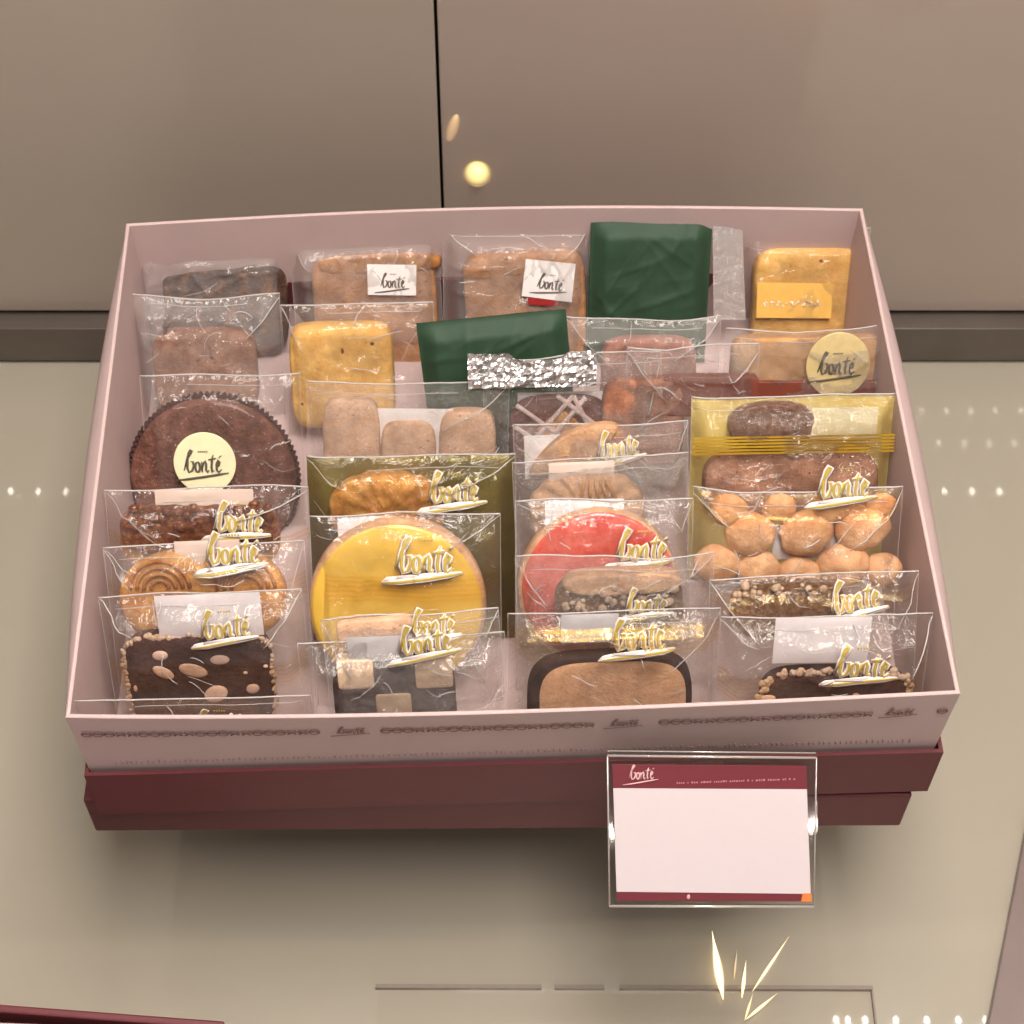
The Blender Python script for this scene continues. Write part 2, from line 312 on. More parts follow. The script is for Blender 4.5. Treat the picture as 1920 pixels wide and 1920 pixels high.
def logo(parent, x, y, z, W=.026, rot=0, backing=True, mat=None, small=True, hf=None):
    M = Matrix.Translation((x, y, z)) @ Matrix.Rotation(rot, 4, 'Z')
    if backing:
        b = strokes(LET+SWASH, W, W*.052, M, .035); 
        if hf: b.v = [(q[0], q[1], hf(q[0], q[1])+.0007+(q[2]-z)) for q in b.v]
        b.build('print_outline', WHITEP, parent)
    a = strokes(LET+SWASH[1:2], W, W*(.024 if backing else .026), M, .09, .00006 if backing else 0)
    if small:   # tiny line of capitals over the name
        for i in range(5): a.box(.36*W+i*.045*W, .385*W+i*.045*W, .46*W, .495*W, 0, .0001, M)
    if hf: a.v = [(q[0], q[1], hf(q[0], q[1])+.0007+(q[2]-z)) for q in a.v]
    return a.build('shop_name_print', mat or GOLDP, parent, smooth=True)

# ------------------------------------------------------------------ the case around it
SZ = -.20
def room_mat(p0, yaw): return Matrix.Translation(p0) @ Matrix.Rotation(yaw, 4, 'Z')
WY = R(-1.66); WO = Vector((.15, .3330, SZ)); WM = room_mat(WO, WY)
def room(name, boxes, mat, bev=0, M=WM, parent=None):
    mb = MB()
    for b in boxes: mb.box(*b)
    o = mb.build(name, mat, parent, smooth=False)
    if not parent: o.matrix_world = M
    if bev: bevelled(o, bev)
    return o
tag(room('shelf', [(-.9, .9, -1.2, .05, -.02, 0)], SHELF), kind='structure')
_Mi = WM.inverted(); _a = _Mi @ CAM; _d = _Mi.to_3x3() @ ray(824, 230); seam = (_a+_d*((.010-_a.y)/_d.y)).x
t = empty('wall_panel', WM @ Matrix.Translation((-.4, .012, .045)))
def rel(parent, mw): return parent.matrix_world.inverted() @ mw
o = room('panel_board', [(-.9, seam-.0007, .010, .028, .0330, 1.7)], WALL, .0008, parent=t); o.matrix_parent_inverse = t.matrix_world.inverted(); o.matrix_basis = WM
tag(t, 'glossy beige wall panel left of the dark vertical seam', 'wall panel', 'back wall panels of the case')
t = empty('wall_panel', WM @ Matrix.Translation((.4, .012, .045)))
o = room('panel_board', [(seam+.0007, .9, .010, .028, .0330, 1.7)], WALLD, .0008, parent=t); o.matrix_parent_inverse = t.matrix_world.inverted(); o.matrix_basis = WM
LAMPY = glow('warm_lamp_glow', (1, .74, .28), 2.4)  # glow of the spots that imitate lamp reflections
tag(t, 'glossy beige wall panel with small glowing spots imitating lamp reflections, right of the dark seam', 'wall panel', 'back wall panels of the case')
wallr = t
o = room('backing_board', [(-.9, .9, .030, .05, 0, 1.7)], DARK); tag(o, 'dark backing board showing as a thin line in the panel seam', 'backing board')
tr = room('metal_trim', [(-.9, .9, 0, .0285, .0025, .0295)], TRIM, .0006); tag(tr, 'dark brushed metal trim strip running along the foot of the back wall', 'trim strip')
lp = room('lower_groove', [(-.9, .9, .003, .0285, .0001, .0024)], DARK, parent=tr); lp.matrix_parent_inverse = Matrix.Identity(4)

# glowing spots added as lamp reflections in the right-hand panel
def wallpt(px, py):                       # pixel -> wall-local point on the panel face
    Mi = WM.inverted(); a = Mi @ CAM; d = Mi.to_3x3() @ ray(px, py); k = (.010-a.y)/d.y; return a+d*k
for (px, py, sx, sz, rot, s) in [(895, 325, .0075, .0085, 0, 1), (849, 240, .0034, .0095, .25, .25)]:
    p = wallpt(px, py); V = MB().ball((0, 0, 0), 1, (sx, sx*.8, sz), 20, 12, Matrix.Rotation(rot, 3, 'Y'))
    o = V.build('lamp', LAMPY if s == 1 else glow('faint_lamp_glow', (1, .66, .34), 1.1), wallr)  # glowing spot standing in for a lamp reflection
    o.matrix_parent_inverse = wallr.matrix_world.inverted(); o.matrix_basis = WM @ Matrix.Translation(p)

# dark grey side rail on the right of the shelf
a = at(1908, 1620, SZ); b = at(1838, 1980, SZ); d = (a-b); yaw = math.atan2(d.y, d.x)
o = room('side_rail', [(-.3, .030, -.045, 0, .0005, .006)], plain('mauve_grey_rail', (.22, .165, .155), .35, noise=.05, nscale=60), .0006, M=room_mat(a, yaw)); tag(o, 'mauve grey rail along the right edge of the shelf', 'rail')
# thin acrylic sheet lying on the shelf in front, its dark rear edge showing
p = at(705, 1852, SZ); q = at(1635, 1855, SZ); yaw = math.atan2((q-p).y, (q-p).x); Wd = (q-p).length; SM = room_mat(p, yaw)
t = empty('acrylic_sheet', SM); tag(t, 'thin clear acrylic sheet with dark edges lying on the shelf before the box', 'acrylic sheet')
MB().box(.0012, Wd-.0012, -.16, -.0012, .0002, .0022).build('sheet', glass('thin_sheet', (.99, .985, .98), g=.0, edge=.1), t, False)
e = MB()
for x0, x1 in ((0, .074), (.080, .102), (.109, Wd)): e.box(x0, x1, -.001, .0008, .0001, .0026)
e.box(Wd-.0008, Wd, -.16, -.0012, .0001, .0026); e.build('sheet_edge', plain('dark_sheet_edge', (.25, .20, .165), .4), t, False)

# LED strips above the case (seen as rows of dots mirrored in the shelf and the wall)
def ledstrip(name, pts, r, mat, label, M=None):
    t = empty(name, Matrix.Translation(pts[len(pts)//2])); tag(t, label, 'light strip')
    inv = Matrix.Translation(-Vector(pts[len(pts)//2]))
    a = inv @ Vector(pts[0]); b = inv @ Vector(pts[-1]); mb = MB(); mb.tube([a+Vector((0, 0, .008)), b+Vector((0, 0, .008))], .005, .6, 8); mb.build('strip_rail', plain('rail_alu', (.3, .3, .3), .4), t)
    mb = MB()
    for p in pts: mb.ball(inv @ Vector(p), r, (1, 1.6, 1), 8, 6)
    mb.build('bulbs', mat, t)['kind'] = 'stuff'
def mirror_hit(px, py, z, wall=True):       # where a lamp must hang to be mirrored at this pixel
    p = at(px, py, SZ); d = ray(px, py).normalized(); d = Vector((d.x, d.y, -d.z)); Mi = WM.inverted()
    if wall:
        lp_ = Mi @ p; ld = Mi.to_3x3() @ d; k = (.010-lp_.y)/ld.y; h = p+d*k
        ld.y = -ld.y; d2 = WM.to_3x3() @ ld; return h+d2*((z-h.z)/d2.z)
    return p+d*((z-p.z)/d.z)
Lw = emis('led_bulb', (1, .93, .80), 270.0); Ld = emis('led_bulb_dim', (1, .90, .76), 80.0); Ln = emis('led_bulb_front', (1, .95, .85), 34.0)
ledstrip('led_strip', [mirror_hit(20+51.5*i, 921+(0 if i < 20 else 0), .40) for i in range(-2, 40)], .0023, Lw, 'strip of bright warm white LED bulbs hung over the box')
ledstrip('led_strip', [mirror_hit(1681+46.5*i, 770, .42) for i in range(-2, 8)], .0024, Ld, 'short rear strip of faint LED bulbs over the right side')
ledstrip('led_strip', [mirror_hit(1665+47.5*i, 831, .42) for i in range(0, 8)], .0024, Ld, 'short middle strip of faint LED bulbs over the right side')
ledstrip('led_strip', [mirror_hit(x, 1913, .40, False) for x in (693, 750, 808, 865, 1500, 1532, 1550, 1568, 1590, 1622, 1680, 1738, 1797, 1848)], .0022, Ln, 'front strip of LED bulbs hung above the price card')
# glowing slivers on the shelf, added in place of mirrored lamp streaks
fo = at(1400, 1830, SZ); t = empty('filament_bulb_cluster', Matrix.Translation(fo)); tag(t, 'cluster of slim warm glowing slivers imitating lamp reflections on the shelf below the price card', 'lamp')
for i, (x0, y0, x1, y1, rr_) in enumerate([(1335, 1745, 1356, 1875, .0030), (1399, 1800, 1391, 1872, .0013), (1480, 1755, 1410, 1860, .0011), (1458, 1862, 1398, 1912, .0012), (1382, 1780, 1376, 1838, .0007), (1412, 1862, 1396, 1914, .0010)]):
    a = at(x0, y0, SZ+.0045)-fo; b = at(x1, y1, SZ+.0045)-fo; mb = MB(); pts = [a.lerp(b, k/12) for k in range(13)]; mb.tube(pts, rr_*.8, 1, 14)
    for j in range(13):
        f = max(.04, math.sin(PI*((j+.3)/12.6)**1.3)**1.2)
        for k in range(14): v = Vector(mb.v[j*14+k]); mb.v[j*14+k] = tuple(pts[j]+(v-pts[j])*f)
    mb.build('filament', glow('filament_glow', (1, .76, .42), (3.5, 3.2, 2.8, 2.4, 1.2, 1.8)[i]), t)  # glowing sliver standing in for a mirrored lamp streak

# ------------------------------------------------------------------ the gift box
FLOOR = -.071
BW, BD = .330, .2505
def ring_tray(name, x0, x1, y0, y1, zt, zb, th, mat, parent, bow=0, backbow=0, inset=0, n=24, fbow=0):
    """open tray: outer skin and inner skin with a rim between; walls may bow outwards"""
    def loop(off, z, b, k):
        L = []
        dn = (k*inset)
        for side in range(4):
            for i in range(n):
                f = i/n; s = math.sin(PI*f)
                bx = b*s**.5 if s > 0 else 0
                if side == 0: L.append((x0+(x1-x0)*f, y0-fbow*max(0, 1-(zt-z)/.036)*math.sin(PI*f**.85), 0))
                if side == 1: L.append((x1+bx, y0+(y1-y0)*f, 0))
                if side == 2: L.append((x1-(x1-x0)*f, y1+backbow*s+(.25*bx), 0))
                if side == 3: L.append((x0-bx, y1-(y1-y0)*f, 0))
        cx, cy = (x0+x1)/2, (y0+y1)/2; out = []
        for x, y, _ in L:
            sx = 1-2*(off+dn)/(x1-x0); sy = 1-2*(off+dn)/(y1-y0); out.append((cx+(x-cx)*sx, cy+(y-cy)*sy, z))
        return out
    H = zt-zb
    rings = [loop(th, zb+th, 0, 1)]
    for k in (1, .75, .5, .25): rings.append(loop(th, zb+th+(H-th)*(1-k), -0.0004*math.sin(PI*k) if bow else 0, k))
    rings += [loop(th, zt-.0003, 0, 0), loop(th*.75, zt, 0, 0), loop(th*.25, zt, 0, 0), loop(0, zt-.0003, 0, 0)]
    for k in (.05, .12, .2, .3, .45, .6, .8, 1): rings.append(loop(0, zt-H*k, bow*math.sin(PI*min(1, k*2.2))**.7 if k < .45 else 0, k))
    V = [v for r_ in rings for v in r_]; m = 4*n; Fc = []
    for j in range(len(rings)-1):
        for i in range(m): Fc.append((j*m+i, j*m+(i+1) % m, (j+1)*m+(i+1) % m, (j+1)*m+i)[::-1])
    V.append(((x0+x1)/2, (y0+y1)/2, zb+th)); V.append(((x0+x1)/2, (y0+y1)/2, zb)); a = len(V)-2
    for i in range(m): Fc.append((i, (i+1) % m, a)); Fc.append(((len(rings)-1)*m+(i+1) % m, (len(rings)-1)*m+i, a+1))
    o = meshobj(name, V, Fc, mat, parent, smooth=True)
    o.data.set_sharp_from_angle(angle=R(32)) if hasattr(o.data, 'set_sharp_from_angle') else None
    return o
box = empty('gift_box', Matrix.Translation((.165, .125, -.0735)))
tag(box, 'open pink card gift box filled with wrapped biscuits, fine brown chain pattern on its front', 'gift box')
bpy.context.view_layer.update()
def inbox(o): o.matrix_parent_inverse = box.matrix_world.inverted(); return o
inbox(ring_tray('tray', 0, BW, 0, BD, 0, -.0732, .0016, PINK, box, bow=.0085, backbow=.0058, inset=.0016, fbow=.0033))
# printed chain and name along the front
pm = MB(); FM = Matrix.Rotation(R(90), 4, 'X')           # x right, y up -> world x, z ; normal -> -y
def fy(x, z=None): return -.0033*max(0, 1+(ZP if z is None else z)/.036)*math.sin(PI*min(1, max(0, x/.33))**.85)
ZP = -.0125
def fx(px): return (px-122)/1681*.33
def chain(mb, xa, xb, z):
    n = max(1, int((xb-xa)/.0042)); st = (xb-xa)/n
    for i in range(n):
        c = xa+(i+.5)*st; yf = fy(c)-.0003
        if i % 5 in (0, 1, 2): mb.tube([(c+.0019*math.cos(t_), yf, z+.0016*math.sin(t_)) for t_ in [k*PI/6 for k in range(12)]], .00035, .5, 5, closed=True, up=Vector((0, -1, 0)))
        else:
            mb.tube([(c-.0016, yf, z-.0013), (c+.0016, yf, z+.0013)], .0004, .5, 5, up=Vector((0, -1, 0))); mb.tube([(c-.0016, yf, z+.0013), (c+.0016, yf, z-.0013)], .0004, .5, 5, up=Vector((0, -1, 0)))
    mb.tube([(xa+(xb-xa)*q/24, fy(xa+(xb-xa)*q/24)-.00015, z) for q in range(25)], .0002, .5, 5, up=Vector((0, -1, 0)))
ZP = -.0125
for xa, xb in ((140, 592), (706, 1114), (1236, 1648), (1772, 1790)): chain(pm, fx(xa), min(fx(xb), .3275), ZP)
inbox(pm.build('chain_print', INK, box))
for xa in (622, 1142, 1670):
    pn = MB()
    for st in LET+SWASH[1:2]:
        pn.tube([(fx(xa)+p[0]*.0125, fy(fx(xa)+p[0]*.0125)-.0004, ZP-.0012+p[1]*.0098) for p in st], .00030, .5, 5, up=Vector((0, -1, 0)))
    inbox(pn.build('name_print', INK, box))
pt = MB()
for i in range(150):
    x = .012+i*.00205+random.uniform(-.0004, .0004); h = random.uniform(.0008, .0022)
    pt.box(x, x+.0005, .0002, .0006, -.0375, -.0375+h)
inbox(pt.build('stitch_print', plain('faint_brown_ink', (.36, .24, .22), .7), box, False))

def lidbox(name, x0, x1, y0, y1, zt, zb, M, label, group, closed=False):
    t = empty(name, M @ Matrix.Translation(((x0+x1)/2, (y0+y1)/2, zb))); tag(t, label, 'box lid', group)
    mb = MB(); th = .0016; cx = (x0+x1)/2; cy = (y0+y1)/2; a = (x1-x0)/2; b = (y1-y0)/2
    if closed: mb.box(-a, a, -b, b, 0, zt-zb); mb.box(-a+.012, a-.012, -b+.012, b-.012, zt-zb+.0002, zt-zb+.0036)
    else:
        mb.box(-a, a, -b, b, 0, th)
        mb.box(-a, a, -b, -b+th, th+.00001, zt-zb); mb.box(-a, a, b-th, b, th+.00001, zt-zb)
        mb.box(-a, -a+th, -b+th, b-th, th+.00001, zt-zb); mb.box(a-th, a, -b+th, b-th, th+.00001, zt-zb)
    o = mb.build('lid_shell', BURG, t, False)
    if closed: bevelled(o, .0011, 3)
    return t
lidbox('box_lid', -.0005, .3315, -.0025, .2525, -.0415, -.0745, Matrix.Identity(4), 'upper burgundy card lid holding the pink box', 'burgundy lids under the pink box')
LM = Matrix.Translation((-.0087, .0055, 0)) @ Matrix.Rotation(R(-1.35), 4, 'Z')
lidbox('box_lid', 0, .335, 0, .2535, -.0785, -.1065, LM, 'lower burgundy card lid, turned slightly under the upper one', 'burgundy lids under the pink box', closed=True)
# clear riser under the stack
rs = empty('acrylic_riser', Matrix.Translation((.165, .145, SZ))); tag(rs, 'clear acrylic riser hidden under the burgundy lids', 'riser')
MB().box(-.08, .08, -.05, .05, .0885, .0932).build('riser_top', ACRY, rs, False)
for s in (-1, 1): MB().box(s*.078-.002, s*.078+.002, -.05, .05, .0002, .0884).build('riser_leg', ACRY, rs, False)
# neighbouring box at the lower left
p = at(-6, 1882, -.10); q = at(421, 1914, -.10); yaw = math.atan2((q-p).y, (q-p).x); NM = room_mat(q, yaw)
nb = empty('neighbour_gift_box', NM @ Matrix.Translation((-.16, -.12, -.09))); tag(nb, 'corner of a second burgundy gift box with a pink tray at the lower left', 'gift box')
mb = MB(); mb.box(-.33, 0, -.0032, 0, -.0985, 0); mb.box(-.0032, 0, -.25, -.0033, -.0985, 0); mb.box(-.33, -.3268, -.25, -.0033, -.0985, 0); mb.box(-.3267, -.0033, -.25, -.2468, -.0985, 0); mb.box(-.3267, -.0033, -.2467, -.0033, -.0985, -.096)
o = mb.build('burgundy_tray', BURG, nb, False); o.matrix_parent_inverse = nb.matrix_world.inverted(); o.matrix_basis = NM; bevelled(o, .0008)
NM2 = NM @ Matrix.Translation((-.012, -.0042, 0)) @ Matrix.Rotation(R(2.2), 4, 'Z')
mb = MB(); mb.box(-.306, 0, -.0012, 0, -.09, -.001); mb.box(-.0012, 0, -.235, -.0013, -.09, -.001); mb.box(-.306, -.3048, -.235, -.0013, -.09, -.001); mb.box(-.3047, -.0013, -.2348, -.0013, -.03, -.0285)
mb.box(-.3047, -.0013, -.236, -.2349, -.09, -.001)
o = mb.build('pink_tray', PINK, nb, False); o.matrix_parent_inverse = nb.matrix_world.inverted(); o.matrix_basis = NM2

# ------------------------------------------------------------------ price card in an acrylic holder
def frame(px, py, z, theta, roll=0, yaw=0, L=0):
    """frame of a leaning thing: x right, y up its face, z out of its face; origin L below the top edge point"""
    p = at(px, py, z); M = Matrix.Translation(p) @ Matrix.Rotation(yaw, 4, 'Z') @ Matrix.Rotation(theta, 4, 'X') @ Matrix.Rotation(roll, 4, 'Z')
    return M @ Matrix.Translation((0, -L, 0))
def on(M, px, py, off=0):
    Mi = M.inverted(); a = Mi @ CAM; d = Mi.to_3x3() @ ray(px, py); k = (off-a.z)/d.z; return a+d*k
HM = frame(1335, 1418, -.019, R(52), R(.4), L=.06)
h = empty('price_card_holder', HM); tag(h, 'clear acrylic holder with burgundy and white price card at the box front', 'card holder')
def quad(name, pts, z0, z1, mat, parent, M=HM, bev=0):
    P = [on(M, *p, z1) for p in pts]; V = [(p_.x, p_.y, z0) for p_ in P]+[(p_.x, p_.y, z1) for p_ in P]; n = len(P)
    Fc = [tuple(range(n-1, -1, -1)), tuple(range(n, 2*n))]+[(i, (i+1) % n, n+(i+1) % n, n+i) for i in range(n)]
    o = meshobj(name, V, Fc, mat, parent, False); o.data.validate()
    if bev: bevelled(o, bev)
    return o
quad('holder_plate', [(1143, 1698), (1526, 1699), (1530, 1421), (1139, 1417)], -.0022, -.0008, ACRY, h)
quad('white_card', [(1156, 1672), (1520, 1676), (1513, 1480), (1150, 1478)], -.0006, 0, plain('white_card', (.70, .605, .62), .5, noise=.01), h)
BH = plain('burgundy_card_band', (.17, .024, .034), .5, noise=.04)
quad('card_header', [(1149.5, 1477.5), (1513.5, 1479.5), (1512, 1437), (1148, 1434)], -.0006, 0, BH, h)
quad('card_footer', [(1156.5, 1689), (1521, 1690), (1520.5, 1676.8), (1156, 1672.8)], -.0006, 0, BH, h)
quad('orange_mark', [(1502, 1690.5), (1522, 1690.5), (1521.5, 1675.5), (1505, 1675.5)], 0.0001, .0003, plain('orange_ink', (.85, .22, .05), .5), h)
p = on(HM, 1172, 1462, .0002); logo(h, p.x+.001, p.y, .0002, .0115, 0, False, plain('pale_pink_ink', (.75, .45, .45), .6), small=False)
p = on(HM, 1269, 1470, .0002); mb = MB(); x = 0
while x < .044:
    wd = random.choice([.0004, .0006, .0009]); mb.box(p.x+x, p.x+x+wd, p.y, p.y+random.choice([.0006, .0008]), .0001, .00016); x += wd+random.choice([.0003, .0003, .0011])
mb.build('small_print', plain('dim_pink_ink', (.52, .20, .22), .6), h, False)
p = on(HM, 1291, 1682, .0002); MB().ball((p.x, p.y, 0), .0007, (1, 1.5, .2)).build('footer_mark', plain('pale_ink2', (.7, .4, .4), .6), h)
e = MB()
def rim(mb, pts, r, M=HM, off=.0004): mb.tube([on(M, *p_, off) for p_ in pts], r, .8, 6)
rim(e, [(1143, 1699), (1526, 1700)], .0006); rim(e, [(1143, 1699), (1139, 1417)], .00035); rim(e, [(1526, 1700), (1531, 1421)], .0003); rim(e, [(1139, 1417), (1531, 1421)], .0005)
rim(e, [(1139, 1408), (1530, 1412)], .0003, off=-.003)
e.build('holder_edge', ACRYE, h)
quad('holder_back', [(1141, 1560), (1534, 1564), (1530, 1412), (1139, 1408)], -.0062, -.0052, ACRY, h)
MB().box(-.006, .006, .040, .052, -.0130, -.0064).build('holder_clip', ACRY, h, False)

# ------------------------------------------------------------------ wrapped biscuits
def smooth(x): x = np.clip(x, 0, 1); return x*x*(3-2*x)
SP = .000196
class Pack:
    """px,py = top-edge centre in the photograph, wl,wr = its ends, z = height of the top edge"""
    def __init__(s, name, xl, xr, py, z, label, cat='wrapped biscuit', theta=57, roll=0, group='wrapped treats in the pink box', L=None):
        s.L = L or min(.085, (z-FLOOR-.001)/math.sin(R(theta)), (at((xl+xr)/2, py, z).y-.0035)/max(.05, math.cos(R(theta))))
        s.M = frame((xl+xr)/2, py, z, R(theta), R(roll), 0, s.L); s.e = empty(name, s.M); tag(s.e, label, cat, group)
        a = s.on(xl, py); b = s.on(xr, py); s.x0 = a.x; s.x1 = b.x; s.W = b.x-a.x
        a = s.on(900, 1000); b = s.on(1000, 1000); c = s.on(900, 1100); s.kx = (b.x-a.x)/100/SP; s.ky = (a.y-c.y)/100/SP*.97
        n_ = s.M.to_3x3() @ Vector((0, 0, 1)); s.d = n_.dot(s.M.translation)
    def on(s, px, py, off=0): return on(s.M, px, py, off)
    def bag(s, mat, H=.0075, back=True, wr=1.0, backmat=None, seal=True, backH=.003, V=True, edge=True, topdip=0, name='wrapper'):
        nx, ny = 72, 60; u = np.linspace(0, 1, nx+1); v = np.linspace(0, 1, ny+1); U, Vv = np.meshgrid(u, v)
        x = s.x0+U*s.W; y = Vv*s.L; wr = wr*1.25; r = np.random.RandomState(abs(hash_(s.e.name+s.e['label'])) % 99991)
        env = smooth(U*s.W/.008)*smooth((1-U)*s.W/.008)*smooth((1-Vv)*s.L/.009)*smooth(Vv*s.L/.008)
        ex = smooth(U*s.W/.004)*smooth((1-U)*s.W/.004)
        h = H*env
        h = h+vnoise(x, y, 55, r.randint(50))*.0030*wr*env+vnoise(x, y, 130, r.randint(50))*.0012*wr*(env*.7+.3)
        for k in range(30):
            cx = s.x0+r.rand()*s.W; cy = s.L*(.35+.65*r.rand()); a = r.rand()*PI; ln = .006+.016*r.rand(); wd = .0006+.0008*r.rand(); am = (.0004+.0011*r.rand())*wr
            dx = (x-cx)*math.cos(a)+(y-cy)*math.sin(a); dy = -(x-cx)*math.sin(a)+(y-cy)*math.cos(a)
            h = h+am*np.exp(-np.abs(dy)/wd)*np.exp(-(dx/ln)**2)*(env*.6+.4)*ex
        ends = []
        if V:
            for sx in (0, 1):
                ax = s.x0+sx*s.W; ay = s.L-.001; bx = s.x0+(.5+(sx-.5)*(.30+.55*r.rand()))*s.W; by = s.L-(.006+.018*r.rand())
                t_ = np.clip(((x-ax)*(bx-ax)+(y-ay)*(by-ay))/((bx-ax)**2+(by-ay)**2), 0, 1); dd = np.hypot(x-(ax+(bx-ax)*t_), y-(ay+(by-ay)*t_))
                h = h+.0016*wr*np.exp(-dd/.0008)*ex; ends.append(((ax, ay), (bx, by)))
        s.hf = (x, y, h); s.H = H
        wob = vnoise(x, y*0+1, 40, r.randint(50))*.002*smooth((Vv-.8)*5)*wr
        y2 = y+wob-topdip*np.sin(PI*U)*smooth((Vv-.7)/.3)
        P = np.stack([x, y2, h+.0002], -1).reshape(-1, 3); uv = np.stack([x-s.x0, y], -1).reshape(-1, 2)
        n1 = nx+1; F1 = [(j*n1+i, j*n1+i+1, (j+1)*n1+i+1, (j+1)*n1+i) for j in range(ny) for i in range(nx)]
        meshobj(name, P, F1, mat, s.e, True, uv)
        if back:
            hb = -backH*env-.0002; P2 = np.stack([x[::4, ::4], y2[::4, ::4], hb[::4, ::4]], -1).reshape(-1, 3); m1 = nx//4+1
            F2 = [(j*m1+i, (j+1)*m1+i, (j+1)*m1+i+1, j*m1+i+1) for j in range(ny//4) for i in range(nx//4)]
            meshobj('wrapper_back', P2, F2, backmat or FBACK, s.e, True, np.stack([x[::4, ::4]-s.x0, y[::4, ::4]], -1).reshape(-1, 2))
        if edge:
            mb = MB(); top = [(x[-1, i], y2[-1, i], h[-1, i]+.0003) for i in range(0, nx+1, 3)]
            mb.tube(top, .00036, .8, 5)
            top2 = [(x[-4, i], y2[-4, i], h[-4, i]+.0003) for i in range(0, nx+1, 3) ]
            mb.tube(top2[r.randint(8):len(top2)-r.randint(8)], .00014, .8, 5)
            for col in (0, nx): mb.tube([(x[j, col], y2[j, col], h[j, col]+.0002) for j in range(0, ny+1, 3)], .00009, .8, 5)
            for (a_, b_) in ends:
                if r.rand() < .25: continue
                pts = []
                for k in range(9):
                    f = k/8; X_ = a_[0]+(b_[0]-a_[0])*f; Y_ = a_[1]+(b_[1]-a_[1])*f; i = int(np.clip((X_-s.x0)/s.W*nx, 0, nx)); j = int(np.clip(Y_/s.L*ny, 0, ny)); pts.append((X_, Y_-.0002, h[j, i]+.0002))
                mb.tube(pts, .00012+.00020*r.rand(), .8, 5, taper=True)
            for q in range(int((4+4*r.rand())*min(2, wr)) if V else 2):     # loose fold lines, their white highlight put into the colour
                X_ = s.x0+s.W*(.08+.84*r.rand()); Y_ = s.L*(.45+.52*r.rand()); an = r.choice([0, PI, .7, -.7, 2.5])+r.randn()*.35; bd = r.randn()*.10; ln = .004+.016*r.rand(); pts = []
                for k in range(9):
                    i = int(np.clip((X_-s.x0)/s.W*nx, 1, nx-1)); j = int(np.clip(Y_/s.L*ny, 1, ny-1)); pts.append((X_, Y_, h[j, i]+.0003)); X_ += ln/9*math.cos(an); Y_ += ln/9*math.sin(an); an += bd+r.randn()*.12
                    if not (s.x0+.001 < X_ < s.x0+s.W-.001 and 0 < Y_ < s.L-.001): break
                if len(pts) > 3: mb.tube(pts, .00008+.00018*r.rand(), .7, 5, taper=True)
            mb.build('seal', EDGE, s.e)  # edge and fold tubes, their whitish highlight put into the colour
        return s
    def place(s, px, py, z=0): return s.on(px, py, z)
    def size(s, dpx):   # pixels -> metres near this pack
        a = s.on(900, 1000); b = s.on(1000, 1000); return dpx*(b.x-a.x)/100
    def sachet(s, x0, y0, x1, y1, mat=SACH, z=.0055, label=None, name='sachet'):
        a = s.on(x0, y1, z); b = s.on(x1, y0, z); nx = ny = 12; V = []; Fc = []
        for k, sg in ((0, 1), (1, -1)):
            for j in range(ny+1):
                for i in range(nx+1):
                    f, g = i/nx, j/ny; e = (math.sin(PI*f)*math.sin(PI*g))**.5 if 0 < i < nx and 0 < j < ny else 0
                    V.append((a.x+(b.x-a.x)*f, a.y+(b.y-a.y)*g, z-.0008+sg*(.0001+.0007*e)+.0006*float(vnoise(f, g, 4, int(x0)))*e))
        m = (nx+1)*(ny+1)
        for j in range(ny):
            for i in range(nx): q = (j*(nx+1)+i, j*(nx+1)+i+1, (j+1)*(nx+1)+i+1, (j+1)*(nx+1)+i); Fc.append(q); Fc.append(tuple(m+t_ for t_ in q[::-1]))
        return meshobj(name, V, Fc, mat, s.e)
    def logo(s, px, py, wpx=128, off=.0088, rot=0, **k):
        hf = None
        if 'backing' not in k and hasattr(s, 'hf'):
            X_, Y_, H_ = s.hf; ny_, nx_ = X_.shape
            H2 = H_.copy()
            for _ in range(28): H2[1:-1, 1:-1] = (H2[1:-1, 1:-1]*2+H2[:-2, 1:-1]+H2[2:, 1:-1]+H2[1:-1, :-2]+H2[1:-1, 2:])/6
            def hf(x, y):
                fx_ = min(max((x-s.x0)/s.W*(nx_-1), 0), nx_-1.001); fy_ = min(max(y/s.L*(ny_-1), 0), ny_-1.001); i, j = int(fx_), int(fy_); a, b = fx_-i, fy_-j
                return float((H2[j, i]*(1-a)+H2[j, i+1]*a)*(1-b)+(H2[j+1, i]*(1-a)+H2[j+1, i+1]*a)*b)
            hf0 = hf; hf = lambda x, y: max(hf0(x, y), .80*s.H); rl = random.Random(int(px*7+py)); rot += R(rl.uniform(-4, 5)); wpx *= rl.uniform(.94, 1.06); off = s.H
        p = s.on(px-wpx/2, py+20, off); return logo(s.e, p.x, p.y, off, s.size(wpx), rot, hf=hf, **k)
    def cookie(s, name, px, py, out, t, mat, z=0, **k):
        p = s.on(px, py, z); a = s.on(900, 1000); b = s.on(1000, 1000); c = s.on(900, 1100)
        return puck(name, out, t, mat, s.e, p.x, p.y, z, kx=(b.x-a.x)/100/SP, ky=(a.y-c.y)/100/SP*(.97 if name not in ('round_sticker',) else .96), **k)
    def bits(s, name, mat, pts, r0, r1, seed=1, z=0, sc_=(1, 1, .7)):
        rr = random.Random(seed); mb = MB()
        for x_, y_ in pts: mb.ball((x_, y_, z+rr.uniform(-.0006, .0008)), rr.uniform(r0, r1), (rr.uniform(.7, 1.3), rr.uniform(.7, 1.3), sc_[2]), 7, 5, Matrix.Rotation(rr.uniform(0, 3), 3, 'Z'))
        return mb.build(name, mat, s.e)
def hash_(t):
    h_ = 7
    for c in t: h_ = (h_*131+ord(c)) % 2147483647
    return h_
# metres per photograph pixel at the front of the box
def m(px): return px*SP

